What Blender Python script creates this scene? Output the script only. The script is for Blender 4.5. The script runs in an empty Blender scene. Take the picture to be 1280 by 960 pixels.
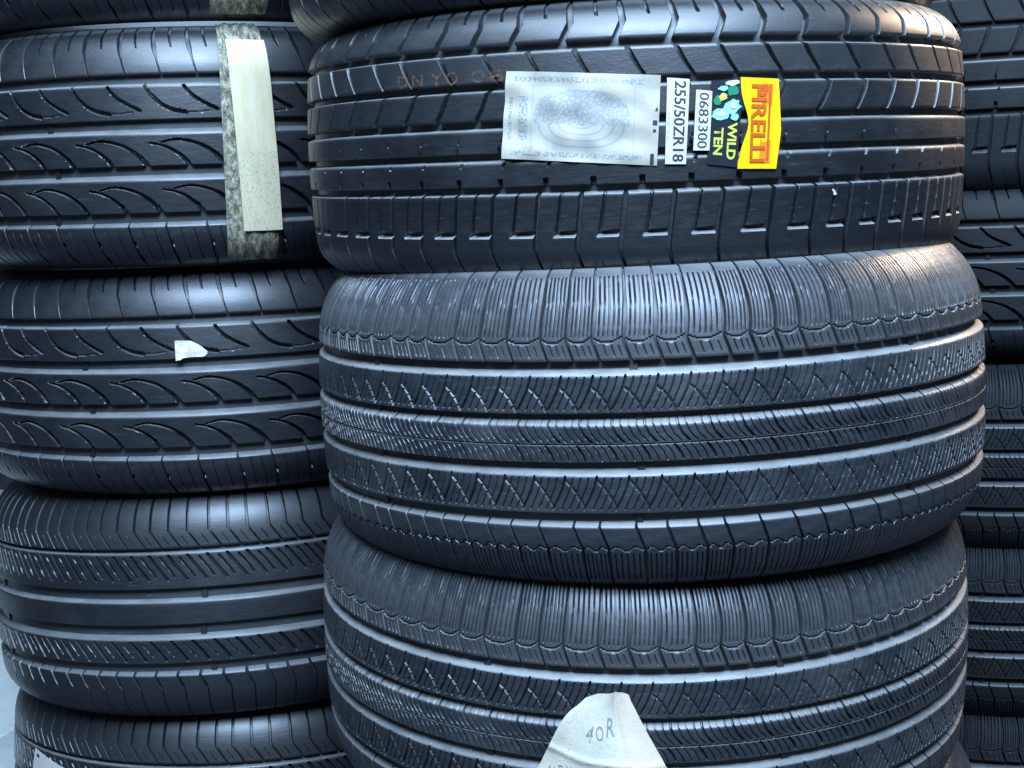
import bpy, math, random
import numpy as np
from mathutils import Matrix, Vector

random.seed(7)
rng = np.random.default_rng(11)
scene = bpy.context.scene
COL = scene.collection
FLOOR = -0.985          # floor height relative to the lens
Z0 = -FLOOR             # everything is lifted so that the floor lies at z = 0

# ------------------------------------------------------------------ camera
cam_data = bpy.data.cameras.new("camera")
cam_data.sensor_width = 36.0
cam_data.lens = 36.0 * 1800 / 1280
cam_data.clip_start = 0.02
cam_data.clip_end = 500
cam = bpy.data.objects.new("camera", cam_data)
COL.objects.link(cam)
_p, _r = math.radians(7.834), math.radians(2.436)
_f = Vector((0, math.cos(_p), -math.sin(_p)))
_u = Vector((0, math.sin(_p), math.cos(_p)))
_x = Vector((1, 0, 0))
_X = _x * math.cos(_r) - _u * math.sin(_r)
_U = _x * math.sin(_r) + _u * math.cos(_r)
m = Matrix.Identity(4)
for i in range(3):
    m[i][0], m[i][1], m[i][2] = _X[i], _U[i], -_f[i]
m[2][3] = Z0
cam.matrix_world = m
scene.camera = cam

# ------------------------------------------------------------------ light
world = bpy.data.worlds.new("World")
scene.world = world
world.use_nodes = True
bg = world.node_tree.nodes["Background"]
bg.inputs[0].default_value = (0.50, 0.72, 1.0, 1)
bg.inputs[1].default_value = 0.07


def area(name, loc, target, size, size_y, power, color):
    l = bpy.data.lights.new(name, 'AREA')
    l.shape = 'RECTANGLE'
    l.size, l.size_y = size, size_y
    l.energy = power
    l.color = color
    o = bpy.data.objects.new(name, l)
    COL.objects.link(o)
    o.location = loc
    o.rotation_euler = (Vector(target) - Vector(loc)).to_track_quat('-Z', 'Y').to_euler()
    return o


area("front_daylight", (0.16, -0.50, Z0 + 2.05), (0.05, 1.6, Z0 - 0.15), 2.0, 1.1, 290, (0.49, 0.70, 1.0))
area("overhead_daylight", (0.0, 1.05, Z0 + 2.4), (0.0, 1.15, Z0), 2.6, 1.7, 170, (0.55, 0.75, 1.0))
area("warm_side_lamp", (1.45, 2.25, Z0 + 0.75), (0.3, 1.5, Z0 - 0.2), 0.30, 0.30, 27, (1.0, 0.74, 0.52))

scene.view_settings.view_transform = 'Standard'
scene.view_settings.look = 'None'
scene.view_settings.exposure = 0.0
scene.view_settings.gamma = 1.0
scene.view_settings.use_curve_mapping = False

# ------------------------------------------------------------------ materials


class NT:
    def __init__(self, name):
        self.m = bpy.data.materials.new(name)
        self.m.use_nodes = True
        self.t = self.m.node_tree
        self.b = self.t.nodes["Principled BSDF"]

    def n(self, kind, **kw):
        nd = self.t.nodes.new(kind)
        for k, v in kw.items():
            setattr(nd, k, v)
        return nd

    def l(self, a, b):
        self.t.links.new(a, b)

    def noise(self, vec, scale, detail=4, rough=.6):
        nd = self.n('ShaderNodeTexNoise')
        nd.inputs['Scale'].default_value = scale
        nd.inputs['Detail'].default_value = detail
        nd.inputs['Roughness'].default_value = rough
        if vec is not None:
            self.l(vec, nd.inputs['Vector'])
        return nd.outputs[0]

    def ramp(self, fac, stops):
        nd = self.n('ShaderNodeValToRGB')
        el = nd.color_ramp.elements
        while len(el) < len(stops):
            el.new(.5)
        for e, (p, c) in zip(el, stops):
            e.position = p
            e.color = c if len(c) == 4 else (*c, 1)
        self.l(fac, nd.inputs[0])
        return nd.outputs[0]

    def math(self, op, a, b=None):
        nd = self.n('ShaderNodeMath', operation=op)
        for i, v in enumerate((a, b)):
            if v is None:
                continue
            if isinstance(v, (int, float)):
                nd.inputs[i].default_value = v
            else:
                self.l(v, nd.inputs[i])
        return nd.outputs[0]

    def mix(self, fac, a, b):
        nd = self.n('ShaderNodeMix', data_type='RGBA')
        if isinstance(fac, (int, float)):
            nd.inputs[0].default_value = fac
        else:
            self.l(fac, nd.inputs[0])
        for i, v in ((6, a), (7, b)):
            if isinstance(v, tuple):
                nd.inputs[i].default_value = v if len(v) == 4 else (*v, 1)
            else:
                self.l(v, nd.inputs[i])
        return nd.outputs[2]

    def bump(self, h, dist, strength=.5):
        nd = self.n('ShaderNodeBump')
        nd.inputs['Distance'].default_value = dist
        nd.inputs['Strength'].default_value = strength
        self.l(h, nd.inputs['Height'])
        self.l(nd.outputs[0], self.b.inputs['Normal'])


def rubber(name, base, dusty, r0, r1, ledge=(.13, .135, .135), lo=.80, hi=.95):
    q = NT(name)
    tc = q.n('ShaderNodeTexCoord').outputs['Object']
    big = q.noise(tc, 9, 6, .65)
    mp = q.n('ShaderNodeMapping')
    mp.inputs['Scale'].default_value = (1, 1, 4)
    q.l(tc, mp.inputs[0])
    streak = q.noise(mp.outputs[0], 30, 5, .7)
    fine = q.noise(tc, 420, 3, .7)
    f = q.math('MULTIPLY', q.math('ADD', big, streak), .5)
    dust = q.ramp(f, [(.42, (0, 0, 0)), (.68, (1, 1, 1))])
    speck = q.ramp(fine, [(.62, (0, 0, 0)), (.74, (1, 1, 1))])
    fac = q.math('MINIMUM', q.math('ADD', q.math('MULTIPLY', dust, .7), q.math('MULTIPLY', speck, .25)), 1.0)
    # light on ledges facing up, painted in as a paler colour
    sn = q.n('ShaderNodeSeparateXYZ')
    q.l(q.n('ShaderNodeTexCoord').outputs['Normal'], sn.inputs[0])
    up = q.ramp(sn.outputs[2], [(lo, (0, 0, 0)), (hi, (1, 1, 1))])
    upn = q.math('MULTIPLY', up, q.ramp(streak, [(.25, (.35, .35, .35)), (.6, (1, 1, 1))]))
    bloom = q.ramp(q.noise(tc, 4.5, 5, .7), [(.48, (0, 0, 0)), (.70, (.75, .75, .75))])
    sc_ = q.n('ShaderNodeMapping')
    sc_.inputs['Scale'].default_value = (8, 8, 60)
    q.l(tc, sc_.inputs[0])
    scuff = q.ramp(q.noise(sc_.outputs[0], 4, 5, .75), [(.60, (0, 0, 0)), (.70, (.6, .6, .6))])
    skin = q.mix(bloom, q.mix(fac, base, dusty), tuple(a * k for a, k in zip(dusty, (1.45, 1.25, 1.05))))
    skin = q.mix(scuff, skin, tuple(a * 1.9 for a in dusty))
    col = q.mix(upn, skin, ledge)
    q.l(col, q.b.inputs['Base Color'])
    q.l(q.math('ADD', q.math('ADD', q.math('MULTIPLY', f, r1 - r0), r0), q.math('MULTIPLY', q.math('MAXIMUM', q.math('MAXIMUM', up, bloom), scuff), .14)), q.b.inputs['Roughness'])
    q.b.inputs['Specular IOR Level'].default_value = .8
    q.b.inputs['Coat Weight'].default_value = .45
    q.b.inputs['Coat Roughness'].default_value = .34
    q.bump(q.math('ADD', fine, q.math('MULTIPLY', streak, 2.0)), .0006, .35)
    return q.m


M_RUB_A = rubber("rubber_glossy", (.006, .0075, .010), (.017, .020, .025), .33, .58)
M_RUB_B = rubber("rubber_satin", (.012, .015, .020), (.044, .049, .057), .36, .62)
M_RUB_D = rubber("rubber_left", (.006, .0075, .010), (.017, .020, .025), .33, .58)
M_RUB_F = rubber("rubber_dull", (.006, .008, .011), (.014, .017, .021), .36, .62)

M_RUB_R = rubber("rubber_shaded", (.007, .009, .011), (.016, .019, .023), .55, .8, (.022, .026, .029))  # darker rubber for the right stack: its shade is painted into the colour
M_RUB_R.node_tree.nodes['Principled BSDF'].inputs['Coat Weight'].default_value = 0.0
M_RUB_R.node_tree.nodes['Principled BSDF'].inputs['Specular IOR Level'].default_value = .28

M_EDGE_SHADED = rubber("shaded_groove_edge", (.018, .021, .024), (.03, .034, .038), .55, .75, (.045, .05, .054), .50, .78)  # groove edges of the right stack, darkened to paint in its shade
M_EDGE_SOFT = rubber("soft_lit_groove_edge", (.03, .033, .038), (.06, .065, .07), .42, .62, (.16, .165, .165), .50, .80)  # weaker painted light on the groove lips of the left stack
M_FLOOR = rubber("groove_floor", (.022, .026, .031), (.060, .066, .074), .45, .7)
M_EDGE = rubber("lit_groove_edge", (.05, .053, .058), (.10, .105, .11), .40, .6, (.25, .25, .245), .50, .78)  # groove lips coloured pale to paint in the light they catch

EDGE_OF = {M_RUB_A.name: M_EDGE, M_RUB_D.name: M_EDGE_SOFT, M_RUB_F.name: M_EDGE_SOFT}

# ------------------------------------------------------------------ mesh helpers


def mesh_from(name, verts, quads, mat, sharp=None, uv=None):
    me = bpy.data.meshes.new(name)
    verts = np.ascontiguousarray(verts, dtype=np.float32)
    quads = np.ascontiguousarray(quads, dtype=np.int32)
    nq = len(quads)
    me.vertices.add(len(verts))
    me.vertices.foreach_set("co", verts.ravel())
    me.loops.add(nq * 4)
    me.loops.foreach_set("vertex_index", quads.ravel())
    me.polygons.add(nq)
    me.polygons.foreach_set("loop_start", np.arange(0, nq * 4, 4, dtype=np.int32))
    me.polygons.foreach_set("loop_total", np.full(nq, 4, dtype=np.int32))
    me.update(calc_edges=True)
    me.validate()
    me.polygons.foreach_set("use_smooth", np.ones(nq, dtype=bool))
    if sharp:
        me.set_sharp_from_angle(angle=math.radians(sharp))
    if uv is not None:
        lay = me.uv_layers.new(name="UVMap")
        lay.data.foreach_set("uv", np.ascontiguousarray(uv[quads.ravel()], dtype=np.float32).ravel())
    me.materials.append(mat)
    return me


def grid_quads(nu, nv, wrap=False, flip=False):
    """indices of an nu x nv vertex grid (index = i*nv + j)"""
    iu = np.arange(nu if wrap else nu - 1)
    jv = np.arange(nv - 1)
    I, J = np.meshgrid(iu, jv, indexing='ij')
    I2 = (I + 1) % nu
    a, b, c, d = I * nv + J, I2 * nv + J, I2 * nv + J + 1, I * nv + J + 1
    q = np.stack([a, b, c, d], -1).reshape(-1, 4)
    return q[:, ::-1] if flip else q


def link(name, data, parent=None):
    o = bpy.data.objects.new(name, data)
    COL.objects.link(o)
    if parent:
        o.parent = parent
    return o


def smooth01(x):
    x = np.clip(x, 0, 1)
    return x * x * (3 - 2 * x)


def catmull(pts, n=6):
    P = np.array(pts, float)
    if len(P) < 3:
        return P
    P = np.vstack([2 * P[0] - P[1], P, 2 * P[-1] - P[-2]])
    out = []
    for i in range(1, len(P) - 2):
        t = np.linspace(0, 1, n, endpoint=False)[:, None]
        a, b, c, d = P[i - 1], P[i], P[i + 1], P[i + 2]
        out.append(.5 * (2 * b + (c - a) * t + (2 * a - 5 * b + 4 * c - d) * t ** 2 + (3 * b - a - 3 * c + d) * t ** 3))
    out.append(P[-2][None])
    return np.vstack(out)


def carve(U, V, strokes, p, w, wrap=True):
    """depth below the tread face at metric positions U (along the pitch), V (across), for strokes given in
    fractions of pitch p and width w.  stroke = (points, line width, depth[, taper at the ends])"""
    dep = np.zeros_like(U)
    for st in strokes:
        pts, lw, dd = st[0], st[1], st[2]
        tap = st[3] if len(st) > 3 else None
        soft = st[4] if len(st) > 4 else .0007
        P = catmull(pts) * np.array([p, w])
        n = len(P) - 1
        for sh in ((-3 * p, -2 * p, -p, 0, p, 2 * p, 3 * p) if wrap else (0,)):
            best = np.full(U.shape, 1e9)
            bt = np.zeros_like(U)
            for k in range(n):
                ax, ay = P[k][0] + sh, P[k][1]
                bx, by = P[k + 1][0] + sh, P[k + 1][1]
                dx, dy = bx - ax, by - ay
                L2 = dx * dx + dy * dy + 1e-12
                t = np.clip(((U - ax) * dx + (V - ay) * dy) / L2, 0, 1)
                d = np.hypot(U - ax - t * dx, V - ay - t * dy)
                mk = d < best
                best = np.where(mk, d, best)
                bt = np.where(mk, (k + t) / n, bt)
            hw = lw / 2
            if tap:
                hw = lw / 2 * (tap[0] + (tap[1] - tap[0]) * bt)
            s = smooth01((hw + soft * .55 - best) / soft)
            dep = np.maximum(dep, dd * s)
    return dep


# ------------------------------------------------------------------ tyre profile


class Profile:
    def __init__(self, R, wt, wb, round_top, round_bot, drop=.05, crown=.004, drop_b=None):
        self.R, self.wt, self.wb = R, wt, wb
        self.ht, self.hb = wt - round_top, -wb + round_bot
        self.drop, self.crown = drop, crown
        self.drop_b = drop_b or drop

    def r(self, h):
        h = np.asarray(h, float)
        mid = (self.ht + self.hb) / 2
        half = (self.ht - self.hb) / 2
        r = self.R - self.crown * np.minimum(np.abs((h - mid) / half), 1.6) ** 2
        ut = np.clip((h - self.ht) / (self.wt - self.ht), 0, .9995)
        ub = np.clip((self.hb - h) / (self.wb + self.hb), 0, .9995)
        u = np.maximum(ut, ub)
        return r - np.where(ub > 0, self.drop_b, self.drop) * (1 - np.sqrt(1 - u * u))

    def pos(self, h, d):
        """point at depth d under the tread surface along the normal: returns radius, height"""
        h = np.asarray(h, float)
        e = 1e-4
        dr = (self.r(h + e) - self.r(h - e)) / (2 * e)
        nr = 1 / np.sqrt(1 + dr * dr)
        nz = -dr * nr
        return self.r(h) - d * nr, h - d * nz


def ring_mesh(name, P, h0, h1, strokes, p, mat, dx=.0011, dv=.0011, D=.009, draft=(.0008, .0055), nper=None, bevel=.0008, lip=.0012, lean=None):
    """one rib running all the way round, cut with its sipes"""
    circ = 2 * math.pi * P.R
    nper = nper or round(circ / p)
    p = circ / nper
    w = h1 - h0
    rows = np.concatenate([[0, .0009], np.linspace(.0009, w - .0030, max(4, int(w / dv)))[1:-1], [w - .0030, w - .0013, w]])
    nu = max(6, int(round(p / dx)))
    u = (np.arange(nu) + .0) / nu * p
    U, V = np.meshgrid(u, rows, indexing='ij')
    ln = np.interp(rows / w, [a[1] for a in lean], [a[0] for a in lean]) * p if lean else np.zeros(len(rows))
    U = U + ln[None]
    dep = carve(U, V, strokes, p, w)
    dep[:, 0] += bevel
    dep[:, -2] += lip * .28
    dep[:, -1] += lip
    H = h0 + rows
    HH = np.broadcast_to(H, dep.shape)
    # skirts: the walls of the rib down to the groove floor
    h_all = np.concatenate([np.full((nu, 1), h0 - draft[0]), HH, np.full((nu, 1), h1 + draft[1])], 1)
    d_all = np.concatenate([np.full((nu, 1), D), dep, np.full((nu, 1), D)], 1)
    r, z = P.pos(h_all, d_all)
    th0 = (u[:, None] + np.concatenate([ln[:1], ln, ln[-1:]])[None]) / P.R
    r = np.tile(r, (nper, 1))
    z = np.tile(z, (nper, 1))
    th = (np.arange(nper)[:, None, None] * (p / P.R) + th0[None]).reshape(-1, th0.shape[1])
    verts = np.stack([r * np.cos(th), r * np.sin(th), z], -1).reshape(-1, 3)
    me = mesh_from(name, verts, grid_quads(nu * nper, h_all.shape[1], wrap=True), mat, sharp=38)
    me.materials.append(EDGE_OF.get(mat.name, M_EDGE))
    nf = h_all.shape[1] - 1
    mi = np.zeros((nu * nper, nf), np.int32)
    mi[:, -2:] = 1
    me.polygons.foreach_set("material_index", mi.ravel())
    return me


def base_depth(P, h, D, side):
    """how deep the lateral slots are: full on the tread, running out on the outer shoulder"""
    h = np.asarray(h, float)
    if side == 0:
        return np.full_like(h, D)
    if side > 0:
        t = smooth01((h - (P.wt - .014)) / .0125)
    else:
        t = smooth01((-h - (P.wb - .014)) / .0125)
    return D + (.0012 - D) * t


def block_mesh(name, P, h0, h1, p, gap, shear, strokes, mat, side=0, D=.009, dx=.0006, dv=.0010, draft=(.0008, .004), bevel=.0007):
    """one tread block, centred on angle -90 degrees; gap(v) and shear(v) are metric functions of v in 0..1"""
    w = h1 - h0
    if side > 0:
        hend = min(h1, P.wt - .0004)
    else:
        hend = h1
    hst = max(h0, -P.wb + .0004) if side < 0 else h0
    n = max(5, int((hend - hst) / dv))
    rows = np.linspace(hst, hend, n)
    if side > 0:                       # more rows where the shoulder turns over
        tt = np.linspace(0, 1, n)
        rows = hst + (hend - hst) * (1 - (1 - tt) ** 1.35)
    if side < 0:
        tt = np.linspace(0, 1, n)
        rows = hst + (hend - hst) * tt ** 1.35
    vv = (rows - h0) / w
    nu = max(5, int(round(p / dx)))
    a = np.linspace(0, 1, nu)
    a = np.concatenate([[0, .0006 / p], a[1:-1], [1 - .0006 / p, 1]])
    g = gap(vv)
    s = shear(vv)
    A, VV = np.meshgrid(a, vv, indexing='ij')
    Upos = g[None] / 2 + A * (p - g[None])           # within the pitch, before the shear
    dep = carve(Upos, VV * w, strokes, p, w, wrap=False)
    dep[0] += bevel
    dep[-1] += bevel
    if side >= 0:
        dep[:, 0] += bevel
    if side <= 0:
        dep[:, -1] += bevel
    H = np.broadcast_to(rows, dep.shape)
    U = Upos + s[None]
    Dd = base_depth(P, rows, D, side)

    def ring(x, pre, post):
        return np.concatenate([pre, x, post], 0)
    # side skirts
    U = ring(U, U[:1], U[-1:])
    H = ring(H, H[:1], H[-1:])
    dep = ring(dep, Dd[None], Dd[None])
    # end skirts
    e0 = base_depth(P, np.array([hst]), D, side)[0] if side < 0 else D
    e1 = base_depth(P, np.array([hend]), D, side)[0] if side > 0 else D
    d0 = draft[0] if side >= 0 else 0
    d1 = draft[1] if side <= 0 else 0
    U = np.concatenate([U[:, :1], U, U[:, -1:]], 1)
    dep = np.concatenate([np.full_like(dep[:, :1], e0), dep, np.full_like(dep[:, :1], e1)], 1)
    H = np.concatenate([H[:, :1] - d0, H, H[:, -1:] + d1], 1)
    r, z = P.pos(H, dep)
    th = (U - p / 2) / P.R - math.pi / 2
    verts = np.stack([r * np.cos(th), r * np.sin(th), z], -1)
    nu2, nv2 = verts.shape[:2]
    me = mesh_from(name, verts.reshape(-1, 3), grid_quads(nu2, nv2), mat, sharp=38)
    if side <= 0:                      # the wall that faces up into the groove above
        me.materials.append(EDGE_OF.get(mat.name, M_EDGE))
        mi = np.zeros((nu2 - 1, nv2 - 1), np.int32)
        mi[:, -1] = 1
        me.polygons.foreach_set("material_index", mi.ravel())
    return me


def carcass_mesh(name, P, mat, D=.0078, n=240, grooves=()):
    """groove floors, sidewalls, beads and the inside of the tyre"""
    ht = np.concatenate([np.linspace(-P.wb + .0004, P.hb, 14), np.linspace(P.hb, P.ht, 26)[1:-1], np.linspace(P.ht, P.wt - .0004, 14)])
    d = np.where(ht > 0, base_depth(P, ht, D, 1), base_depth(P, ht, D, -1)) + .0002
    r, z = P.pos(ht, d)
    pts = list(zip(r, z))
    rt, zt = pts[-1]
    rb, zb = pts[0]
    rim = P.R * .655
    top = [(rt - .004, zt - .0005), (rt - .007, zt + .0012), (rt - .010, zt + .0012), (rt - .012, zt - .0006)]
    for k in np.linspace(.15, 1, 8):
        top.append((rt - .012 - (rt - .012 - rim) * k, zt - .001 - .022 * k ** 2.2))
    top += [(rim - .004, zt - .030), (rim - .003, zt - .040)]
    bot = [(a, -b) for a, b in [(rb - .004, -zb - .0005), (rb - .007, -zb + .0012), (rb - .010, -zb + .0012), (rb - .012, -zb - .0006)]]
    for k in np.linspace(.15, 1, 8):
        bot.append((rb - .012 - (rb - .012 - rim) * k, zb + .001 + .022 * k ** 2.2))
    bot += [(rim - .004, zb + .030), (rim - .003, zb + .040)]
    inner = [(rim + .03, zt - .03), (P.R - .05, zt - .035), (P.R - .022, zt - .06), (P.R - .018, 0), (P.R - .022, zb + .06), (P.R - .05, zb + .035), (rim + .03, zb + .03)]
    prof = np.array(pts + top + inner + bot[::-1])
    k = len(prof)
    th = np.linspace(0, 2 * math.pi, n, endpoint=False)[:, None]
    v = np.stack([prof[:, 0] * np.cos(th), prof[:, 0] * np.sin(th), np.broadcast_to(prof[:, 1], (n, k))], -1).reshape(-1, 3)
    iu = np.arange(n)
    J = np.arange(k)
    I, JJ = np.meshgrid(iu, J, indexing='ij')
    I2, J2 = (I + 1) % n, (JJ + 1) % k
    q = np.stack([I * k + JJ, I2 * k + JJ, I2 * k + J2, I * k + J2], -1).reshape(-1, 4)
    return mesh_from(name, v, q, mat, sharp=50)


def tyre_root(name, d, spin=0, scale=(1, 1, 1)):
    o = bpy.data.objects.new(name, None)
    o.empty_display_size = .1
    COL.objects.link(o)
    o.location = (d[0], d[1], d[2] + Z0)
    o.rotation_mode = 'ZXY'
    o.rotation_euler = (math.radians(d[3]), math.radians(d[4]), math.radians(spin))
    o.scale = scale
    return o


def tag(o, label, cat='tyre', group='used tyres stacked in columns'):
    o['label'] = label
    o['category'] = cat
    if group:
        o['group'] = group
    return o


def pitch_angles(n, kinds):
    """n pitches round the circle out of a few lengths in an uneven sequence -> [(centre angle, kind)]"""
    seq = [int(k) for k in rng.integers(0, len(kinds), n)]
    return seq


def block_ring(name, root, P, pitches, make, spin=0.0):
    """copies of a few block meshes all round the tyre, each one an object of its own"""
    circ = 2 * math.pi * P.R
    mean = sum(pitches) / len(pitches)
    n = int(round(circ / mean))
    seq = [random.randrange(len(pitches)) for _ in range(n)]
    tot = sum(pitches[k] for k in seq)
    sc = circ / tot
    meshes = [make(p * sc) for p in pitches]
    a = spin
    for k in seq:
        ps = pitches[k] * sc / P.R
        o = link(name, meshes[k], root)
        o.rotation_euler = (0, 0, a + ps / 2)
        a += ps


def copy_tyre(src, d, spin=0, scale=(1, 1, 1), mat=None):
    r = tyre_root('tyre', d, spin, scale)
    for ch in list(src.children):
        c = ch.copy()
        COL.objects.link(c)
        c.parent = r
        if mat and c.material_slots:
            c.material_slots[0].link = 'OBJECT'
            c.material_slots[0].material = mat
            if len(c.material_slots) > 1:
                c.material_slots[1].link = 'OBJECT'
                c.material_slots[1].material = M_EDGE_SHADED
    return r


const = lambda c: (lambda v: np.full_like(v, c))

# ------------------------------------------------------------------ tread type 1: wide lateral slots, five grooves


def build_slotted(d):
    P = Profile(.355, .121, .133, .042, .036, drop=.040)
    m = M_RUB_A
    root = tyre_root('tyre', d)
    link('carcass', carcass_mesh('carcass', P, M_FLOOR), root)
    pit = (.0385, .0425, .0465)

    def sh_top(p):
        gap = lambda v: .0058 - .0042 * smooth01((v - .80) / .2)
        shear = lambda v: np.interp(v, [0, .42, .85, 1], [0, .0070, .0040, .0036])
        st = [([(.52, .60), (.50, .95)], .0028, .005), ([(.05, .93), (.5, .94), (.95, .93)], .0006, .0008)]
        return block_mesh('shoulder_block', P, .0835, .121, p, gap, shear, st, m, side=1)
    block_ring('shoulder_block', root, P, pit, sh_top, .013)

    def rib_blk(h0, h1, shift, bend, gw):
        def f(p):
            gap = lambda v: gw - .0012 * (1 - v) * (v < .5)
            shear = lambda v: shift * (1 - v) + bend * np.sin(np.pi * v)
            return block_mesh('tread_block', P, h0, h1, p, gap, shear, [], m, draft=(.0008, .0026))
        return f
    block_ring('tread_block', root, P, pit, rib_blk(.0505, .0754, .0155, -.001, .0046), .03)
    block_ring('tread_block', root, P, pit, rib_blk(.0173, .0430, -.0135, .0015, .0058), .055)
    link('rib', ring_mesh('rib', P, -.0113, .0097, [([(.5, -.02), (.5, .18)], .0022, .004), ([(.5, .2), (.55, .55)], .0007, .0016)], .0425, m, draft=(.0008, .0022)), root)
    link('rib', ring_mesh('rib', P, -.0410, -.0190, [([(.5, -.05), (.5, .24)], .0040, .006), ([(.62, 1.02), (.57, .82)], .0016, .003)], .0425, m, draft=(.0008, .0024)), root)

    def sh_bot(p):
        gap = lambda v: .0040 - .0020 * smooth01((.5 - v) / .35)
        shear = lambda v: np.where(v > .45, -.006 * (1 - v) / .55, -.006 + .007 * smooth01((.45 - v) / .4))
        st = [([(.54, 1.02), (.52, .78), (.50, .60)], .0024, .005), ([(.48, .58), (1.02, .59)], .0040, .0060, None, .0030),
              ([(.5, .28), (.52, .05)], .0006, .001)]
        me = block_mesh('shoulder_block', P, -.133, -.0490, p, gap, shear, st, m, side=-1, draft=(.0008, .0022))
        for f in me.polygons:          # bright lip painted on the ledge under each cross slot
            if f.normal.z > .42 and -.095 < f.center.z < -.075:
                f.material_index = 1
        return me
    block_ring('shoulder_block', root, P, pit, sh_bot, .02)
    return root, P


# ------------------------------------------------------------------ tread type 2: finely siped, four wide grooves


def build_siped(d):
    P = Profile(.360, .128, .160, .066, .048, drop=.042, drop_b=.034)
    m = M_RUB_B
    root = tyre_root('tyre', d)
    link('carcass', carcass_mesh('carcass', P, M_FLOOR), root)
    pit = (.0235, .0275, .0325)

    def sh_top(p):
        gap = lambda v: .0026 + .0014 * np.sin(np.pi * np.clip((v - .25) / .45, 0, 1)) - .0012 * smooth01((v - .75) / .25)
        shear = lambda v: .0065 * np.clip(1 - v / .24, 0, 1) + .0022 * np.sin(np.pi * np.clip((v - .2) / .8, 0, 1))
        st = [([(.02, .245), (.30, .205), (.62, .205), (.99, .265)], .0012, .003)]
        for k in range(5):
            x = .19 + .155 * k
            st.append(([(x, .27), (x, .90)], .0010, .0022))
        for x in (.30, .55, .78):
            st.append(([(x, .16), (x, .05)], .0008, .002))
        return block_mesh('shoulder_block', P, .0498, .128, p, gap, shear, st, m, side=1)
    block_ring('shoulder_block', root, P, pit, sh_top, .01)

    def rib_side(top):
        st = [([(.02, .10), (.24, .42), (.40, .72), (.47, .94)], .0018, .0045)]
        for k in (1, 2, 3):
            x = .25 * k
            st.append(([(x + .05, .10), (x + .24, .42), (x + .40, .72), (x + .46, .92)], .0008, .0024))
        if top:
            st.append(([(.38, .70), (.62, .52), (.82, .30), (1.02, -.03)], .0012, .0022, None, .0016))
        else:
            st.append(([(.45, .90), (.68, .68), (.86, .45), (1.06, .16)], .0012, .0022, None, .0016))
        return st
    link('rib', ring_mesh('rib', P, .0037, .0378, rib_side(True), .0285, m, dx=.0007, dv=.0007, lean=[(-.06, 0), (.02, .10), (.24, .42), (.40, .72), (.47, .94), (.49, 1)]), root)
    st = [([(-.5, .47), (.5, .47), (1.5, .47)], .0009, .0025)]
    for k in range(4):
        x = .25 * k
        a, b = ((.0018, .0042) if k == 0 else (.0008, .002))
        st.append(([(x, 1.0), (x + .12, .75), (x + .36, .52)], a, b))
        a, b = ((.0018, .0042) if k == 2 else (.0008, .002))
        st.append(([(x + .40, .42), (x + .55, .24), (x + .66, .03)], a, b))
    link('rib', ring_mesh('rib', P, -.0394, -.0062, st, .0285, m, dx=.0007, dv=.0007, lean=[(.66, 0), (.55, .24), (.38, .47), (.12, .75), (0, 1)]), root)
    link('rib', ring_mesh('rib', P, -.0856, -.0512, rib_side(False), .0285, m, dx=.0007, dv=.0007, lean=[(-.06, 0), (.02, .10), (.24, .42), (.40, .72), (.47, .94), (.49, 1)]), root)

    def sh_bot(p):
        gap = lambda v: .0022 + .0010 * np.sin(np.pi * np.clip((v - .3) / .45, 0, 1)) - .0009 * smooth01((.35 - v) / .3)
        shear = lambda v: .0075 * np.clip((1 - v) / .34, 0, 1)
        st = [([(.0, .64), (.25, .70), (.5, .63), (.75, .70), (1.0, .64)], .0010, .0025)]
        for k in range(5):
            x = .17 + .165 * k
            st.append(([(x, .58), (x, .16)], .0009, .002))
        return block_mesh('shoulder_block', P, -.160, -.0983, p, gap, shear, st, m, side=-1, draft=(.0008, .004))
    block_ring('shoulder_block', root, P, pit, sh_bot, .025)
    return root, P


# ------------------------------------------------------------------ tread type 3: sickle-shaped slots


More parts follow.
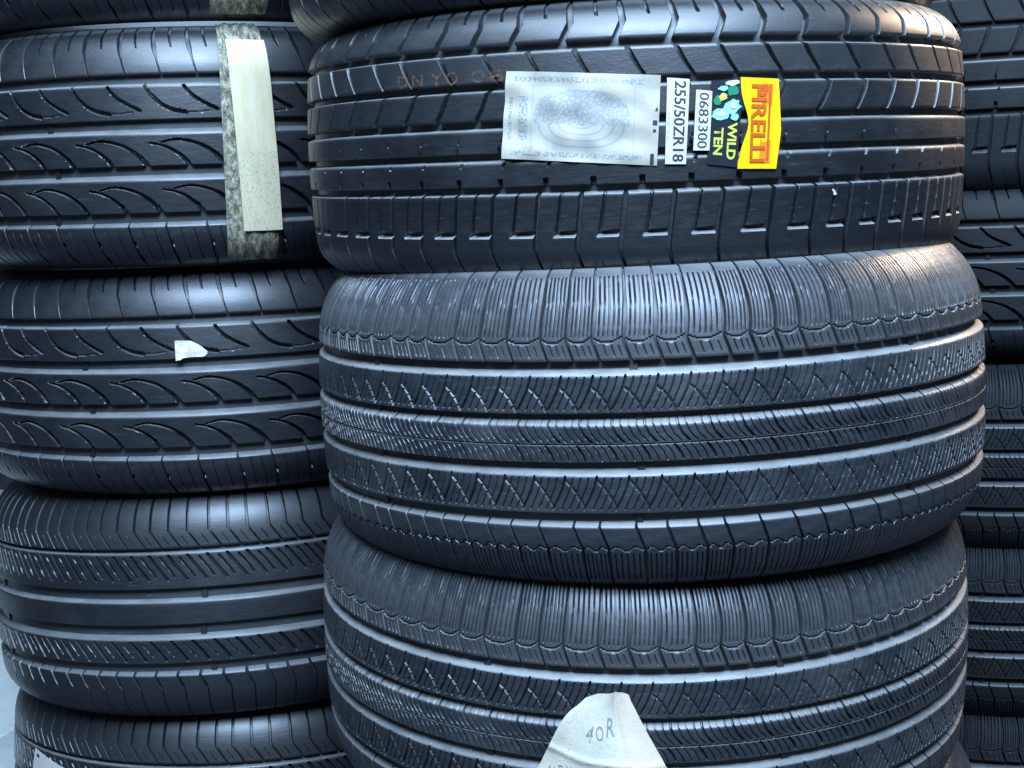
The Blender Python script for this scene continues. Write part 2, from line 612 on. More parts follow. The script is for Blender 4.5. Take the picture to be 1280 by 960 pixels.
def build_sickle(d):
    P = Profile(.345, .146, .139, .058, .044, drop=.044)
    m = M_RUB_D
    root = tyre_root('tyre', d)
    link('carcass', carcass_mesh('carcass', P, M_FLOOR), root)
    pit = (.042, .045, .048)

    def sh_top(p):
        gap = lambda v: .0013 + .0036 * smooth01((v - .25) / .3) * (1 - smooth01((v - .82) / .16))
        shear = lambda v: .0105 * np.clip(1 - v / .8, 0, 1) ** 1.3
        st = [([(.49, .55), (.48, .70), (.48, .93)], .0034, .005, (.4, 1.0))]
        return block_mesh('shoulder_block', P, .0875, .146, p, gap, shear, st, m, side=1)
    block_ring('shoulder_block', root, P, pit, sh_top, .03)
    up = [([(.02, .97), (.09, .72), (.22, .44), (.36, .27), (.52, .19)], .0050, .0078, (.6, 1.0)),
          ([(.52, .19), (.65, .185), (.84, .22)], .0014, .0018),
          ([(.52, .95), (.62, .68), (.78, .44), (.93, .27)], .0048, .0077, (.6, .9))]
    link('rib', ring_mesh('rib', P, .0352, .0755, up, .0905, m, dx=.0011, dv=.0011, draft=(.0008, .003), lean=[(.42, 0), (.30, .3), (.12, .6), (0, 1)]), root)
    dn = [([(.18, .70), (.34, .78), (.50, .75), (.70, .60), (.88, .32), (1.0, -.02)], .0048, .0078, (.3, 1.1)),
          ([(.04, .69), (.17, .63), (.33, .47), (.46, .24), (.54, -.02)], .0044, .0077, (.4, 1.1))]
    link('rib', ring_mesh('rib', P, -.0182, .0200, dn, .0905, m, dx=.0011, dv=.0011, lean=[(.5, 0), (.42, .3), (.25, .6), (0, 1)]), root)
    dn2 = [([(x + .14, y) for x, y in s[0]],) + s[1:] for s in dn]
    link('rib', ring_mesh('rib', P, -.0730, -.0338, dn2, .0905, m, dx=.0011, dv=.0011, lean=[(.5, 0), (.42, .3), (.25, .6), (0, 1)]), root)

    def sh_bot(p):
        gap = lambda v: .0021 - .0008 * smooth01((.3 - v) / .3)
        shear = lambda v: .011 * (1 - v)
        st = [([(.34, .93), (.34, .2)], .0008, .0015), ([(.66, .90), (.66, .2)], .0008, .0015),
              ([(.04, .62), (.04, .55)], .0030, .0035), ([(.02, .27), (.02, .16)], .0034, .004)]
        return block_mesh('shoulder_block', P, -.139, -.0885, p, gap, shear, st, m, side=-1)
    block_ring('shoulder_block', root, P, pit, sh_bot, .045)
    return root, P


# ------------------------------------------------------------------ tread type 4: straight slanted slots, plain centre rib


def build_slanted(d):
    P = Profile(.345, .144, .150, .058, .044, drop=.042)
    m = M_RUB_F
    root = tyre_root('tyre', d)
    link('carcass', carcass_mesh('carcass', P, M_FLOOR), root)
    pit = (.0215, .0240, .0270)

    def sh_top(p):
        gap = lambda v: .0022 + .0009 * smooth01((v - .2) / .1) * (1 - smooth01((v - .8) / .15))
        shear = lambda v: .0150 * np.clip(1 - v / .30, 0, 1)
        st = [([(.5, .05), (.5, .22)], .0009, .0018)]
        return block_mesh('shoulder_block', P, .0735, .144, p, gap, shear, st, m, side=1)
    block_ring('shoulder_block', root, P, pit, sh_top, .01)
    s1 = [([(.11, .92), (.54, .60), (1.0, .26)], .0032, .006), ([(.66, .88), (1.05, .60), (1.40, .33)], .0018, .004)]
    link('rib', ring_mesh('rib', P, .0232, .0675, s1, .0245, m, dx=.0009, dv=.0011, draft=(.0008, .0026), lean=[(1.36, 0), (0, 1)]), root)
    link('rib', ring_mesh('rib', P, -.0222, .0065, [], .0245, m, dx=.006, dv=.004, draft=(.0008, .004)), root)
    s3 = [([(.05, .90), (.35, .60), (.75, .12)], .0028, .0055), ([(.62, .84), (.88, .55), (1.12, .3)], .0009, .002)]
    link('rib', ring_mesh('rib', P, -.0712, -.0405, s3, .0270, m, dx=.0009, dv=.0011, lean=[(.83, 0), (.75, .12), (.35, .6), (.05, .9), (-.03, 1)]), root)

    def sh_bot(p):
        gap = lambda v: .0010 + .0026 * smooth01((v - .72) / .10)
        shear = lambda v: .009 * np.clip((1 - v) / .3, 0, 1)
        return block_mesh('shoulder_block', P, -.150, -.0870, p, gap, shear, [], m, side=-1)
    block_ring('shoulder_block', root, P, (.026, .029), sh_bot, .02)
    return root, P




def wear_bars(root, P, grooves, angles, mat):
    for h0, h1 in grooves:
        hs = np.array([h0, h0, h1, h1])
        v = []
        for dth in (-.0042, -.0034, .0034, .0042):
            low = abs(dth) > .004
            r, z = P.pos(hs, np.array([.0085, .0085 if low else .0056, .0085 if low else .0056, .0085]))
            th = -math.pi / 2 + dth / P.R
            v.append(np.stack([r * math.cos(th), r * math.sin(th), z], -1))
        me = mesh_from('wear_bar', np.array(v).reshape(-1, 3), grid_quads(4, 4), mat, sharp=30)
        for a in angles:
            o = link('wear_bar', me, root)
            o.rotation_euler = (0, 0, math.radians(a + random.uniform(-1, 1)))


# ------------------------------------------------------------------ the stacks
CEN, LEF, RIG = 'tyres in the centre stack', 'tyres in the left stack', 'tyres in the far right stack'
A, PA = build_slotted([.143, 1.622, .045, 1.036, .33])
tag(A, 'wide black tyre with yellow and white stickers on its slotted tread', group=CEN)
B, PB = build_siped([.149, 1.589, -.203, -.04, -.503])
tag(B, 'finely siped black tyre between the stickered tyre and the one with loose paper', group=CEN)
wear_bars(B, PB, ((.0382, .0496), (-.0058, .0035), (-.0508, -.0396), (-.0979, -.0858)), [-7 + 45 * k for k in range(8)], M_RUB_B)
C = copy_tyre(B, [.136, 1.603, -.470, 2.4, .455], spin=23)
tag(C, 'siped black tyre with a loose white paper on its tread', group=CEN)
H = copy_tyre(B, [.150, 1.600, -.748, 2.0, .3], spin=71)
tag(H, 'mostly hidden tyre under the one with loose paper in centre stack', group=CEN)
T = copy_tyre(A, [.128, 1.630, .293, .3, .2], spin=40)
tag(T, 'cropped tyre lying on top of the stickered tyre', group=CEN)

D, PD = build_sickle([-.415, 2.054, .062, .49, .573])
tag(D, 'black tyre with curved slots and a taped paper strip across its tread', group=LEF)
wear_bars(D, PD, ((.0205, .0350), (-.0330, -.0190), (-.0880, -.0735)), [-20 + 60 * k for k in range(6)], M_RUB_D)
E = copy_tyre(D, [-.412, 2.078, -.232, -1.001, .09], spin=1.5)
tag(E, 'black tyre with curved slots and a small torn white paper scrap', group=LEF)
U = copy_tyre(D, [-.418, 2.050, .3505, .2, .4], spin=6)
tag(U, 'cropped tyre at top left with only its lower shoulder and brown tape showing', group=LEF)
Ft, PF = build_slanted([-.412, 2.081, -.526, -4.226, -.951])
tag(Ft, 'dull black tyre with straight slanted slots under the paper scrap tyre', group=LEF)
wear_bars(Ft, PF, ((.0070, .0230), (-.0400, -.0226), (-.0866, -.0716)), [3 + 60 * k for k in range(6)], M_RUB_F)
G = copy_tyre(Ft, [-.410, 2.086, -.815, -5.0, .94], spin=13)
tag(G, 'lowest tyre of the left stack with a white label at its left edge', group=LEF)

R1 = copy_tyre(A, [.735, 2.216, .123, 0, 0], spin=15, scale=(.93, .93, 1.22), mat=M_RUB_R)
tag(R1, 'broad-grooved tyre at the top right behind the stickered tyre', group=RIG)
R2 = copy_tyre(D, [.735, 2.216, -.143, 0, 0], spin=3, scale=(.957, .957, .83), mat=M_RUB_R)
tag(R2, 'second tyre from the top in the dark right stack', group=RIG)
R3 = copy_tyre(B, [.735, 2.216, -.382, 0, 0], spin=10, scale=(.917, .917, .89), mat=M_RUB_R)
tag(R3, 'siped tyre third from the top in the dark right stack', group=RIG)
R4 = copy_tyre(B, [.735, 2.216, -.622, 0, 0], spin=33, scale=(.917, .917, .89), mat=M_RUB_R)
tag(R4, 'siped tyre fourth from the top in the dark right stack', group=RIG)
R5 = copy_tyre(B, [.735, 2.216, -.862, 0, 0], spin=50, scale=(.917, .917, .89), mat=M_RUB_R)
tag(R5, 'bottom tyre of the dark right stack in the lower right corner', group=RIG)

# ------------------------------------------------------------------ floor
q = NT("pale_floor_tile")
tc = q.n('ShaderNodeTexCoord').outputs['Object']
n1 = q.noise(tc, 5, 6, .65)
n2 = q.noise(tc, 60, 4, .7)
c = q.mix(q.ramp(n1, [(.35, (0, 0, 0)), (.7, (1, 1, 1))]), (.66, .74, .72), (.84, .88, .84))
q.l(q.mix(q.math('MULTIPLY', n2, .35), c, (.25, .29, .30)), q.b.inputs['Base Color'])
q.b.inputs['Roughness'].default_value = .55
q.bump(n2, .002, .3)
M_TILE = q.m
q = NT("floor_joint")
q.b.inputs['Base Color'].default_value = (.035, .038, .042, 1)
q.b.inputs['Roughness'].default_value = .9
M_JOINT = q.m


def sheet(name, x0, x1, y0, y1, z, mat):
    v = np.array([(x0, y0, z), (x0, y1, z), (x1, y0, z), (x1, y1, z)])
    return mesh_from(name, v, grid_quads(2, 2), mat)


fl = link('floor', sheet('floor', -40, 40, -40, 40, -.012, M_JOINT))
fl['kind'] = 'structure'


def tile_mesh(s=1.194, t=.012, b=.003):
    o, i_ = s / 2, s / 2 - b
    v = [(-o, -o, -t), (o, -o, -t), (o, o, -t), (-o, o, -t), (-o, -o, -b), (o, -o, -b), (o, o, -b), (-o, o, -b),
         (-i_, -i_, 0), (i_, -i_, 0), (i_, i_, 0), (-i_, i_, 0)]
    f = [(8, 9, 10, 11)]
    for k in range(4):
        n = (k + 1) % 4
        f += [(k, n, 4 + n, 4 + k), (4 + k, 4 + n, 8 + n, 8 + k)]
    return mesh_from('floor_tile', np.array(v), np.array(f), M_TILE)


tm = tile_mesh()
tilt = math.radians(-15)
for i in range(-2, 1):
    for j in range(0, 2):
        o = link('floor_tile', tm, fl)
        x, y = i * 1.2, j * 1.2
        o.location = (-.333 + x * math.cos(tilt) - y * math.sin(tilt), 2.735 + x * math.sin(tilt) + y * math.cos(tilt), 0)
        o.rotation_euler = (0, 0, tilt)

# ------------------------------------------------------------------ stickers and papers


def surf_map(P, corners, off):
    """maps (s, t) in the unit square (s right, t up) to the tread of a tyre; corners = BL, BR, TR, TL as (degrees, height)"""
    cs = np.array(corners, float)

    def f(s, t, lift=0.0):
        s, t = np.asarray(s, float), np.asarray(t, float)
        q = ((1 - s) * (1 - t))[..., None] * cs[0] + (s * (1 - t))[..., None] * cs[1] + (s * t)[..., None] * cs[2] + ((1 - s) * t)[..., None] * cs[3]
        th = np.radians(q[..., 0])
        r, z = P.pos(q[..., 1], -(off + lift))
        return np.stack([r * np.cos(th), r * np.sin(th), z], -1)
    return f


def patch(name, f, mat, parent, nu=24, nv=16, thick=.0004, outline=None, ripple=None):
    s = np.linspace(0, 1, nu)
    t = np.linspace(0, 1, nv)
    S, Tt = np.meshgrid(s, t, indexing='ij')
    uv = np.stack([S, Tt], -1).reshape(-1, 2)
    if outline:
        S, Tt = outline(S, Tt)
    rp = ripple(S, Tt) if ripple else 0
    top = f(S, Tt, thick + rp).reshape(-1, 3)
    bot = f(S, Tt, rp - 0.0).reshape(-1, 3)
    n = nu * nv
    q = grid_quads(nu, nv)
    q2 = grid_quads(nu, nv, flip=True) + n
    idx = np.arange(n).reshape(nu, nv)
    rim = np.concatenate([idx[:, 0], idx[-1, 1:], idx[-2::-1, -1], idx[0, -2:0:-1]])
    rn = np.roll(rim, -1)
    q3 = np.stack([rim, rim + n, rn + n, rn], -1)
    return link(name, mesh_from(name, np.vstack([top, bot]), np.vstack([q, q2, q3]), mat, sharp=40, uv=np.vstack([uv, uv])), parent)


def text_mesh(txt, bold=0.0, shear=0.0):
    cu = bpy.data.curves.new('txt', 'FONT')
    cu.body = txt
    cu.offset = bold
    cu.shear = shear
    cu.resolution_u = 3
    ob = bpy.data.objects.new('txt', cu)
    COL.objects.link(ob)
    dg = bpy.context.evaluated_depsgraph_get()
    me = bpy.data.meshes.new_from_object(ob.evaluated_get(dg))
    bpy.data.objects.remove(ob)
    v = np.empty(len(me.vertices) * 3, np.float32)
    me.vertices.foreach_get('co', v)
    v = v.reshape(-1, 3)
    mn, mx = v.min(0), v.max(0)
    w = (v[:, :2] - mn[:2]) / (mx[:2] - mn[:2])
    return me, w


def put_text(name, txt, f, box, mat, parent, rot=None, lift=.0007, bold=0.0, shear=0.0):
    """box = s0, t0, s1, t1 on the surface map; rot 'cw' = reads from top to bottom, 'ccw' = bottom to top"""
    me, w = text_mesh(txt, bold, shear)
    x, y = w[:, 0], w[:, 1]
    if rot == 'cw':
        x, y = w[:, 1], 1 - w[:, 0]
    elif rot == 'ccw':
        x, y = 1 - w[:, 1], w[:, 0]
    co = f(box[0] + (box[2] - box[0]) * x, box[1] + (box[3] - box[1]) * y, lift)
    me.vertices.foreach_set('co', np.ascontiguousarray(co, np.float32).ravel())
    me.update()
    me.materials.clear()
    me.materials.append(mat)
    return link(name, me, parent)


def poly_mark(name, pts, f, mat, parent, lift=.0006):
    """a flat printed shape: polygon in (s, t)"""
    p = np.array(pts, float)
    v = f(p[:, 0], p[:, 1], lift)
    me = bpy.data.meshes.new(name)
    me.from_pydata([tuple(a) for a in v], [], [tuple(range(len(v)))])
    me.materials.append(mat)
    return link(name, me, parent)


def flat_mat(name, col, rough=.5, dirt=.25, scale=60, coat=0):
    q = NT(name)
    tc = q.n('ShaderNodeTexCoord').outputs['Object']
    n = q.noise(tc, scale, 5, .7)
    d = tuple(x * .6 for x in col)
    q.l(q.mix(q.math('MULTIPLY', q.ramp(n, [(.45, (0, 0, 0)), (.75, (1, 1, 1))]), dirt), col, d), q.b.inputs['Base Color'])
    q.b.inputs['Roughness'].default_value = rough
    return q.m


M_WHITE = flat_mat("sticker_white", (.62, .59, .53))
M_INK = flat_mat("sticker_ink", (.035, .035, .04), dirt=.6)
M_GREYINK = flat_mat("faded_ink", (.36, .39, .40), dirt=.5)
M_YEL = flat_mat("sticker_yellow", (.86, .60, .010), .35, .15)
M_RED = flat_mat("sticker_red", (.66, .10, .015), .4, .3)
M_ORANGE = flat_mat("sticker_orange", (.80, .24, .015), .4, .3)
M_BLACKFILM = flat_mat("sticker_black_film", (.02, .024, .035), .3, .2)
M_GREEN = flat_mat("sticker_green", (.02, .22, .10), .4)
M_CYAN = flat_mat("sticker_cyan", (.30, .66, .72), .4)
M_LIME = flat_mat("sticker_lime", (.62, .62, .10), .4)
q = NT("brown_marking")
_tc = q.n('ShaderNodeTexCoord').outputs['Object']
q.b.inputs['Base Color'].default_value = (.15, .085, .045, 1)
q.b.inputs['Roughness'].default_value = .8
q.l(q.ramp(q.noise(_tc, 260, 5, .75), [(.40, (0, 0, 0)), (.62, (.85, .85, .85))]), q.b.inputs['Alpha'])
M_BROWN = q.m


def label_print():
    """white paper with a faded engraved picture of a tyre and rows of tiny print"""
    q = NT("printed_label")
    uv = q.n('ShaderNodeTexCoord').outputs['UV']
    sp = q.n('ShaderNodeSeparateXYZ')
    q.l(uv, sp.inputs[0])
    x, y = sp.outputs[0], sp.outputs[1]
    # oval
    ex = q.math('DIVIDE', q.math('SUBTRACT', x, .51), .31)
    ey = q.math('DIVIDE', q.math('SUBTRACT', y, .47), .34)
    rr = q.math('POWER', q.math('ADD', q.math('POWER', q.math('ABSOLUTE', ex), 2.6), q.math('POWER', q.math('ABSOLUTE', ey), 2.6)), .385)
    inside = q.math('LESS_THAN', rr, 1.0)
    rings = q.math('SINE', q.math('MULTIPLY', rr, 30))
    wob = q.noise(uv, 26, 4, .7)
    vor = q.n('ShaderNodeTexVoronoi', feature='DISTANCE_TO_EDGE')
    vm = q.n('ShaderNodeMapping')
    vm.inputs['Scale'].default_value = (40, 24, 1)
    q.l(uv, vm.inputs[0])
    q.l(vm.outputs[0], vor.inputs['Vector'])
    vor.inputs['Scale'].default_value = 1.0
    cell = q.math('LESS_THAN', vor.outputs['Distance'], .13)
    arcs = q.math('GREATER_THAN', q.math('ADD', rings, wob), 1.15)
    half = q.math('GREATER_THAN', q.math('ADD', y, q.math('MULTIPLY', wob, .2)), .52)
    pic = q.math('ADD', q.math('MULTIPLY', half, q.math('ADD', q.math('MULTIPLY', cell, .8), .35)), q.math('MULTIPLY', q.math('SUBTRACT', 1.0, half), q.math('ADD', q.math('MULTIPLY', arcs, .7), .12)))
    eng = q.math('MULTIPLY', inside, pic)
    # print rows: top, bottom and a column on the left, broken into dashes by noise
    mp = q.n('ShaderNodeMapping')
    mp.inputs['Scale'].default_value = (58, 30, 1)
    q.l(uv, mp.inputs[0])
    dash = q.math('GREATER_THAN', q.noise(mp.outputs[0], 1.0, 1, .5), .50)

    def band(a, lo, hi):
        return q.math('MULTIPLY', q.math('GREATER_THAN', a, lo), q.math('LESS_THAN', a, hi))
    rows = q.math('MULTIPLY', q.math('MAXIMUM', band(y, .885, .945), band(y, .045, .10)), band(x, .06, .9))
    cols = q.math('MULTIPLY', q.math('MAXIMUM', band(x, .028, .055), band(x, .10, .16)), band(y, .22, .72))
    pr = q.math('MULTIPLY', dash, q.math('MAXIMUM', rows, cols))
    frame = q.math('MAXIMUM', q.math('MULTIPLY', band(x, .185, .195), band(y, .1, .86)), q.math('MULTIPLY', band(x, .84, .85), band(y, .1, .86)))
    f = q.math('MINIMUM', q.math('ADD', q.math('ADD', q.math('MULTIPLY', eng, .60), q.math('MULTIPLY', pr, .80)), q.math('MULTIPLY', frame, .25)), 1)
    stain = q.noise(uv, 6, 6, .7)
    paper = q.mix(q.ramp(stain, [(.35, (0, 0, 0)), (.7, (1, 1, 1))]), (.52, .47, .38), (.38, .36, .29))
    q.l(q.mix(f, paper, (.20, .24, .26)), q.b.inputs['Base Color'])
    q.b.inputs['Roughness'].default_value = .55
    return q.m


M_LABEL = label_print()

# --- stickers on the top centre tyre
OFF = .0012
rip = lambda s, t: .0010 * np.sin(s * 9 + t * 2) * np.sin(t * 17) + .0006 * np.sin(s * 31 + t * 6) + .0025 * np.exp(-((s / .12) ** 2 + (t / .2) ** 2))
fA = surf_map(PA, [(-113.61, -.0156), (-91.41, -.0266), (-90.59, .0503), (-112.74, .0602)], OFF)
st = patch('paper_label', fA, M_LABEL, A, 40, 24, ripple=rip)
st['label'] = 'white paper label printed with a faded grey picture of a tyre'
for a, b, t0, t1 in ((.965, .99, .60, .64), (.962, .99, .45, .50), (.965, .985, .37, .40), (.955, .978, .02, .13)):
    poly_mark('printed_mark', [(a, t0), (b, t0), (b, t1), (a, t1)], fA, M_INK, st, .0012)
f1 = surf_map(PA, [(-90.28, -.0255), (-87.35, -.0262), (-86.58, .0461), (-89.71, .0481)], OFF + .0004)
st = patch('size_strip', f1, M_WHITE, A, 8, 20)
st['label'] = 'white strip printed 255/50ZR18'
put_text('lettering', '255/50ZR18', f1, (.34, .03, .86, .97), M_INK, st, 'cw', bold=.012)
put_text('lettering', '255-50', f1, (.06, .28, .14, .62), M_GREYINK, st, 'cw')
f2 = surf_map(PA, [(-86.3, -.0147), (-84.01, -.0152), (-83.43, .0353), (-85.7, .0371)], OFF + .0006)
st = patch('code_strip', f2, M_WHITE, A, 6, 16)
st['label'] = 'short white strip printed 0683300'
put_text('lettering', '0683300', f2, (.22, .04, .82, .96), M_INK, st, 'cw')
# dark film with the small coloured picture and the two rows of yellow letters
f3 = surf_map(PA, [(-84.3, -.0270), (-80.0, -.0306), (-78.9, .0462), (-83.5, .0440)], OFF)
st = patch('picture_sticker', f3, M_BLACKFILM, A, 10, 20)
st['label'] = 'dark sticker with green and pale blue picture and slanted yellow letters'


def blob(cx, cy, rx, ry, n=14, rough=.22, seed=0):
    rs = random.Random(seed)
    return [(cx + rx * (1 + rs.uniform(-rough, rough)) * math.cos(2 * math.pi * k / n), cy + ry * (1 + rs.uniform(-rough, rough)) * math.sin(2 * math.pi * k / n)) for k in range(n)]


for nm, mt, bl in (('pale_blue_shape', M_CYAN, (.36, .60, .30, .075, 16, .2, 1)), ('pale_blue_shape', M_CYAN, (.72, .68, .24, .085, 16, .25, 2)),
                   ('white_shape', M_WHITE, (.36, .61, .15, .035, 12, .3, 3)), ('green_shape', M_GREEN, (.70, .865, .20, .06, 12, .25, 4)),
                   ('white_shape', M_WHITE, (.66, .95, .22, .03, 12, .25, 5)), ('green_shape', M_GREEN, (.22, .76, .12, .06, 12, .25, 6)),
                   ('cream_shape', M_LIME, (.38, .80, .14, .045, 12, .25, 7)), ('white_shape', M_WHITE, (.74, .69, .10, .04, 10, .3, 8)),
                   ('pale_blue_shape', M_CYAN, (.38, .90, .16, .03, 12, .25, 9)), ('pale_blue_shape', M_CYAN, (.80, .56, .12, .04, 12, .25, 10))):
    poly_mark(nm, blob(*bl), f3, mt, st, .0005 + .0001 * bl[-1])
put_text('lettering', 'WILD', f3, (.60, .08, .90, .50), M_LIME, st, 'cw', bold=.03)
put_text('lettering', 'TEN', f3, (.16, .12, .46, .44), M_LIME, st, 'cw', bold=.03)
# yellow shield-like sticker
f4 = surf_map(PA, [(-80.0, -.0318), (-73.7, -.0333), (-72.9, .0440), (-79.4, .0465)], OFF + .0006)


def shield(s, t):
    left = .02 + .20 * np.exp(-((t - .50) / .24) ** 2) + .14 * np.clip((t - .55) / .45, 0, 1)*0
    right = .90 + .10 * (1 - np.abs(t - .42) / .58)
    left = left - .02 * (t < .1)
    return left + (right - left) * s, t


st = patch('brand_sticker', f4, M_YEL, A, 12, 24, outline=shield)
st['label'] = 'yellow sticker with PIRELLI in orange red letters'
poly_mark('red_bar', [(.50, .07), (.75, .07), (.77, .94), (.52, .94)], f4, M_ORANGE, st, .0009)
poly_mark('red_bar', [(.40, .855), (.66, .855), (.66, .93), (.40, .93)], f4, M_RED, st, .0010)
poly_mark('red_bar', [(.40, .775), (.45, .775), (.45, .93), (.40, .93)], f4, M_RED, st, .0011)
put_text('lettering', 'PIRELLI', f4, (.27, .07, .62, .93), M_RED, st, 'cw', bold=.02, lift=.0012)
poly_mark('red_bar', [(.66, .10), (.71, .10), (.73, .93), (.68, .93)], f4, M_RED, st, .0013)
# faded brown painted characters on the second row of blocks
for k, (deg, ch) in enumerate(((-132.2, 'D'), (-129.2, 'N'), (-125.6, 'Y'), (-122.8, 'O'), (-118.4, 'O'), (-115.4, '8'))):
    fb = surf_map(PA, [(deg, .0515 + .0003 * k * 0), (deg + 2.2, .0513), (deg + 2.2, .0625), (deg, .0627)], .0003)
    put_text('painted_mark', ch, fb, (0, 0, 1, 1), M_BROWN, A, lift=.0002, bold=.02)

ff = surf_map(PA, [(-64.6, -.0590), (-63.6, -.0590), (-63.9, -.0530), (-64.8, -.0530)], .0003)
poly_mark('paint_fleck', [(.3, 0), (.9, .1), (.8, .5), (.5, 1), (.1, .9), (.3, .5)], ff, M_WHITE, A, .0003)

# --- tape and paper strip on the left tyre
q = NT("packing_tape")
tc = q.n('ShaderNodeTexCoord').outputs['UV']
mp = q.n('ShaderNodeMapping')
mp.inputs['Scale'].default_value = (2.6, 7.0, 1)
mp.inputs['Rotation'].default_value = (0, 0, .35)
q.l(tc, mp.inputs[0])
n = q.noise(mp.outputs[0], 3.5, 6, .75)
q.l(q.mix(q.ramp(n, [(.38, (0, 0, 0)), (.62, (1, 1, 1))]), (.22, .20, .12), (.64, .60, .44)), q.b.inputs['Base Color'])
q.b.inputs['Roughness'].default_value = .14
q.b.inputs['Alpha'].default_value = 1.0
q.l(q.ramp(n, [(.36, (.14, .14, .14)), (.62, (.80, .80, .80))]), q.b.inputs['Alpha'])
q.bump(q.noise(mp.outputs[0], 6, 5, .7), .004, .8)
M_TAPE = q.m
q = NT("aged_paper_strip")
tc = q.n('ShaderNodeTexCoord').outputs['UV']
sp = q.n('ShaderNodeSeparateXYZ')
q.l(tc, sp.inputs[0])
n = q.noise(tc, 5, 6, .7)
c = q.mix(q.ramp(n, [(.35, (0, 0, 0)), (.7, (1, 1, 1))]), (.68, .60, .42), (.60, .50, .27))
mp = q.n('ShaderNodeMapping')
mp.inputs['Scale'].default_value = (18, 54, 1)
mp.inputs['Rotation'].default_value = (0, 0, .5)
q.l(tc, mp.inputs[0])
dash = q.math('GREATER_THAN', q.noise(mp.outputs[0], 1.0, 3, .6), .585)
low = q.math('MULTIPLY', dash, q.math('LESS_THAN', sp.outputs[1], .42))
q.l(q.mix(q.math('MULTIPLY', low, .6), c, (.30, .31, .26)), q.b.inputs['Base Color'])
q.b.inputs['Roughness'].default_value = .5
q.bump(n, .003, .4)
M_STRIP = q.m
wr = lambda s, t: .0016 * np.abs(np.sin(t * 23 - s * 9)) * np.sin(np.pi * s) + .0012 * np.abs(np.sin(t * 41 + s * 5)) * (.4 + s) * .6 + .0008 * np.sin(s * 23 + t * 9)
fD = surf_map(PD, [(-75.67, -.131), (-65.14, -.131), (-66.02, .1455), (-75.04, .1455)], .0012)
tp = patch('tape', fD, M_TAPE, D, 20, 60, ripple=wr)
tp['label'] = 'wrinkled clear packing tape running over the tread'
fS = surf_map(PD, [(-72.31, -.0974), (-64.6, -.0976), (-65.75, .1224), (-73.56, .1224)], .0056)
sl = patch('paper_slip', fS, M_STRIP, tp, 10, 40, ripple=lambda s, t: .0005 * np.sin(t * 14 + s * 3))
sl['label'] = 'long cream paper slip held under the tape'
fU = surf_map(PD, [(-81.2, -.131), (-69.3, -.131), (-69.3, .06), (-81.4, .06)], .0012)
tp = patch('tape', fU, M_TAPE, U, 16, 30, ripple=wr)
tp['label'] = 'yellow brown packing tape on its lower shoulder'

# --- torn scrap on the tyre below
q = NT("scrap_paper")
tc = q.n('ShaderNodeTexCoord').outputs['Object']
n = q.noise(tc, 120, 5, .7)
q.l(q.mix(q.ramp(n, [(.4, (0, 0, 0)), (.62, (1, 1, 1))]), (.80, .76, .68), (.52, .47, .38)), q.b.inputs['Base Color'])
q.b.inputs['Roughness'].default_value = .7
q.bump(n, .003, .5)
M_SCRAP = q.m
SP = 1.5
fE = surf_map(PD, [(-88.90 - SP, .0332), (-82.6 - SP, .0332), (-82.6 - SP, .0575), (-88.9 - SP, .0575)], .0016)


def torn(s, t):
    top = np.interp(s, [0, .1, .5, .8, .97, 1], [1.0, 1.0, .97, .72, .45, .42])
    bot = np.interp(s, [0, .16, .22, .5, .9, 1], [.0, .04, .12, .16, .14, .28])
    return s, bot + (top - bot) * t


sc = patch('paper_scrap', fE, M_SCRAP, E, 14, 8, outline=torn, ripple=lambda s, t: .0012 * np.sin(s * 8) * np.cos(t * 5))
sc['label'] = 'small torn scrap of white paper stuck to the tread'
# --- label on the lowest left tyre
SG = 13
fG = surf_map(PF, [(-139.5 - SG, .024), (-119.0 - SG, .010), (-125.5 - SG, .0535), (-137.6 - SG, .0675)], .0018)
lg = patch('white_label', fG, M_WHITE, G, 12, 8)
lg['label'] = 'white label with dark dots on the left of the tread'
poly_mark('printed_mark', blob(.14, .86, .05, .05, 10, .1, 3), fG, M_INK, lg, .0009)

# ------------------------------------------------------------------ loose paper on the front tyre
q = NT("loose_paper")
tc = q.n('ShaderNodeTexCoord').outputs['UV']
sp = q.n('ShaderNodeSeparateXYZ')
q.l(tc, sp.inputs[0])
n = q.noise(tc, 4, 6, .65)
c = q.mix(q.ramp(n, [(.3, (0, 0, 0)), (.7, (1, 1, 1))]), (.66, .60, .47), (.54, .51, .41))
flap = q.ramp(sp.outputs[0], [(.70, (0, 0, 0)), (.72, (1, 1, 1))])
c = q.mix(flap, c, (.64, .53, .40))
q.l(c, q.b.inputs['Base Color'])
q.b.inputs['Roughness'].default_value = .6
q.bump(n, .004, .4)
M_LOOSE = q.m

# sheet standing off the tread: rows from the bottom up to the rounded tip, local to the tyre's axis frame
Cm = Matrix.Translation((.136, 1.603, -.470)) @ C.rotation_euler.to_matrix().to_4x4() @ Matrix.Rotation(math.radians(-23), 4, 'Z')


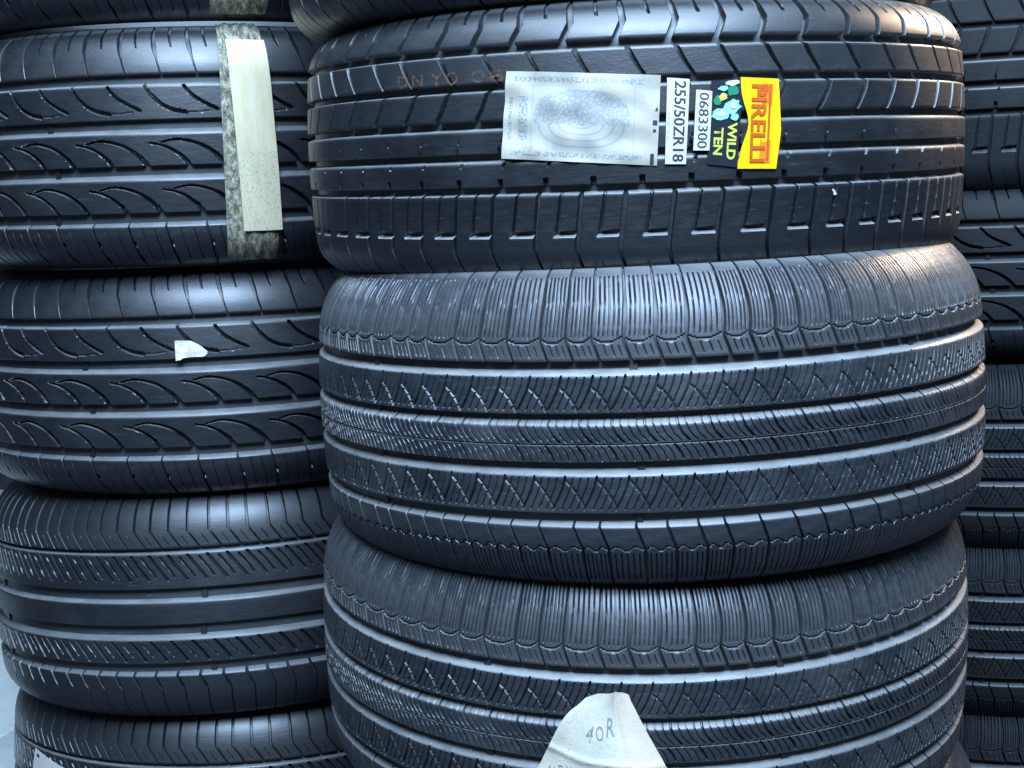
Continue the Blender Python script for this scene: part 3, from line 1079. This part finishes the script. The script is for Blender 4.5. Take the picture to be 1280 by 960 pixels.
def loose(S, T_, lift=0.0):
    """s across, t up; returns world points (tyre frame)"""
    S, T_ = np.asarray(S, float), np.asarray(T_, float)
    def sm(xs, ys):
        return sum(np.interp(T_ + k * .012, xs, ys) for k in range(-5, 6)) / 11
    lf = sm([0, .18, .42, .62, .78, .88, .95, 1.0], [-115.5, -113.0, -110.3, -108.4, -106.9, -105.7, -104.4, -102.6])
    rt = sm([0, .25, .5, .75, .95, 1.0], [-86.6, -89.4, -92.0, -94.6, -96.4, -97.0])
    th = np.radians(lf + (rt - lf) * S)
    h = -.100 + .1285 * T_ - .005 * (1 - S) * T_ ** 2 + .0075 * np.sin(np.pi * S) ** .7 * T_ ** 4
    bulge = .006 + .030 * (1 - T_) ** 1.2 * np.sin(np.pi * np.clip(S, 0, 1)) ** .8 + .010 * np.sin(np.pi * S) * T_
    bulge = bulge - .0025 * np.exp(-((S - .71) / .03) ** 2) * T_ + .003 * np.sin(9 * T_ + 4 * S) * (1 - T_) + .0011 * np.sin(13 * S - 6 * T_) + .0016 * np.exp(-((T_ - .55 + .12 * (S - .5)) / .02) ** 2)
    r = PB.r(h) + bulge + lift
    return np.stack([r * np.cos(th), r * np.sin(th), h], -1)


lp = patch('loose_paper', loose, M_LOOSE, None, 44, 60, thick=.0004)
lp.matrix_world = Matrix.Translation((0, 0, Z0)) @ Cm
tag(lp, 'creased white paper with faint handwriting standing off the lower centre tyre', 'paper', None)
M_PENCIL = flat_mat("pencil_grey", (.27, .27, .25), .7, .6, 400)
for txt, box, shr in (('4', (.36, .585, .44, .675), .25), ('O', (.47, .595, .55, .675), -.1), ('R', (.58, .615, .66, .72), .2),
                      ('1', (.20, .44, .215, .50), .3), ('N', (.08, .285, .135, .345), .2), ('E', (.16, .305, .205, .365), -.1), ('W', (.23, .325, .30, .375), .1),
                      ('T', (.43, .27, .475, .325), .1), ('O', (.485, .26, .52, .305), .2), ('X', (.66, .25, .70, .335), .2), ('I', (.73, .24, .745, .325), -.1), ('N', (.77, .22, .84, .315), .1)):
    put_text('handwriting', txt, loose, (box[0], box[1] + .115, box[2], box[3] + .13), M_PENCIL, lp, lift=.0009, bold=-.004, shear=shr)
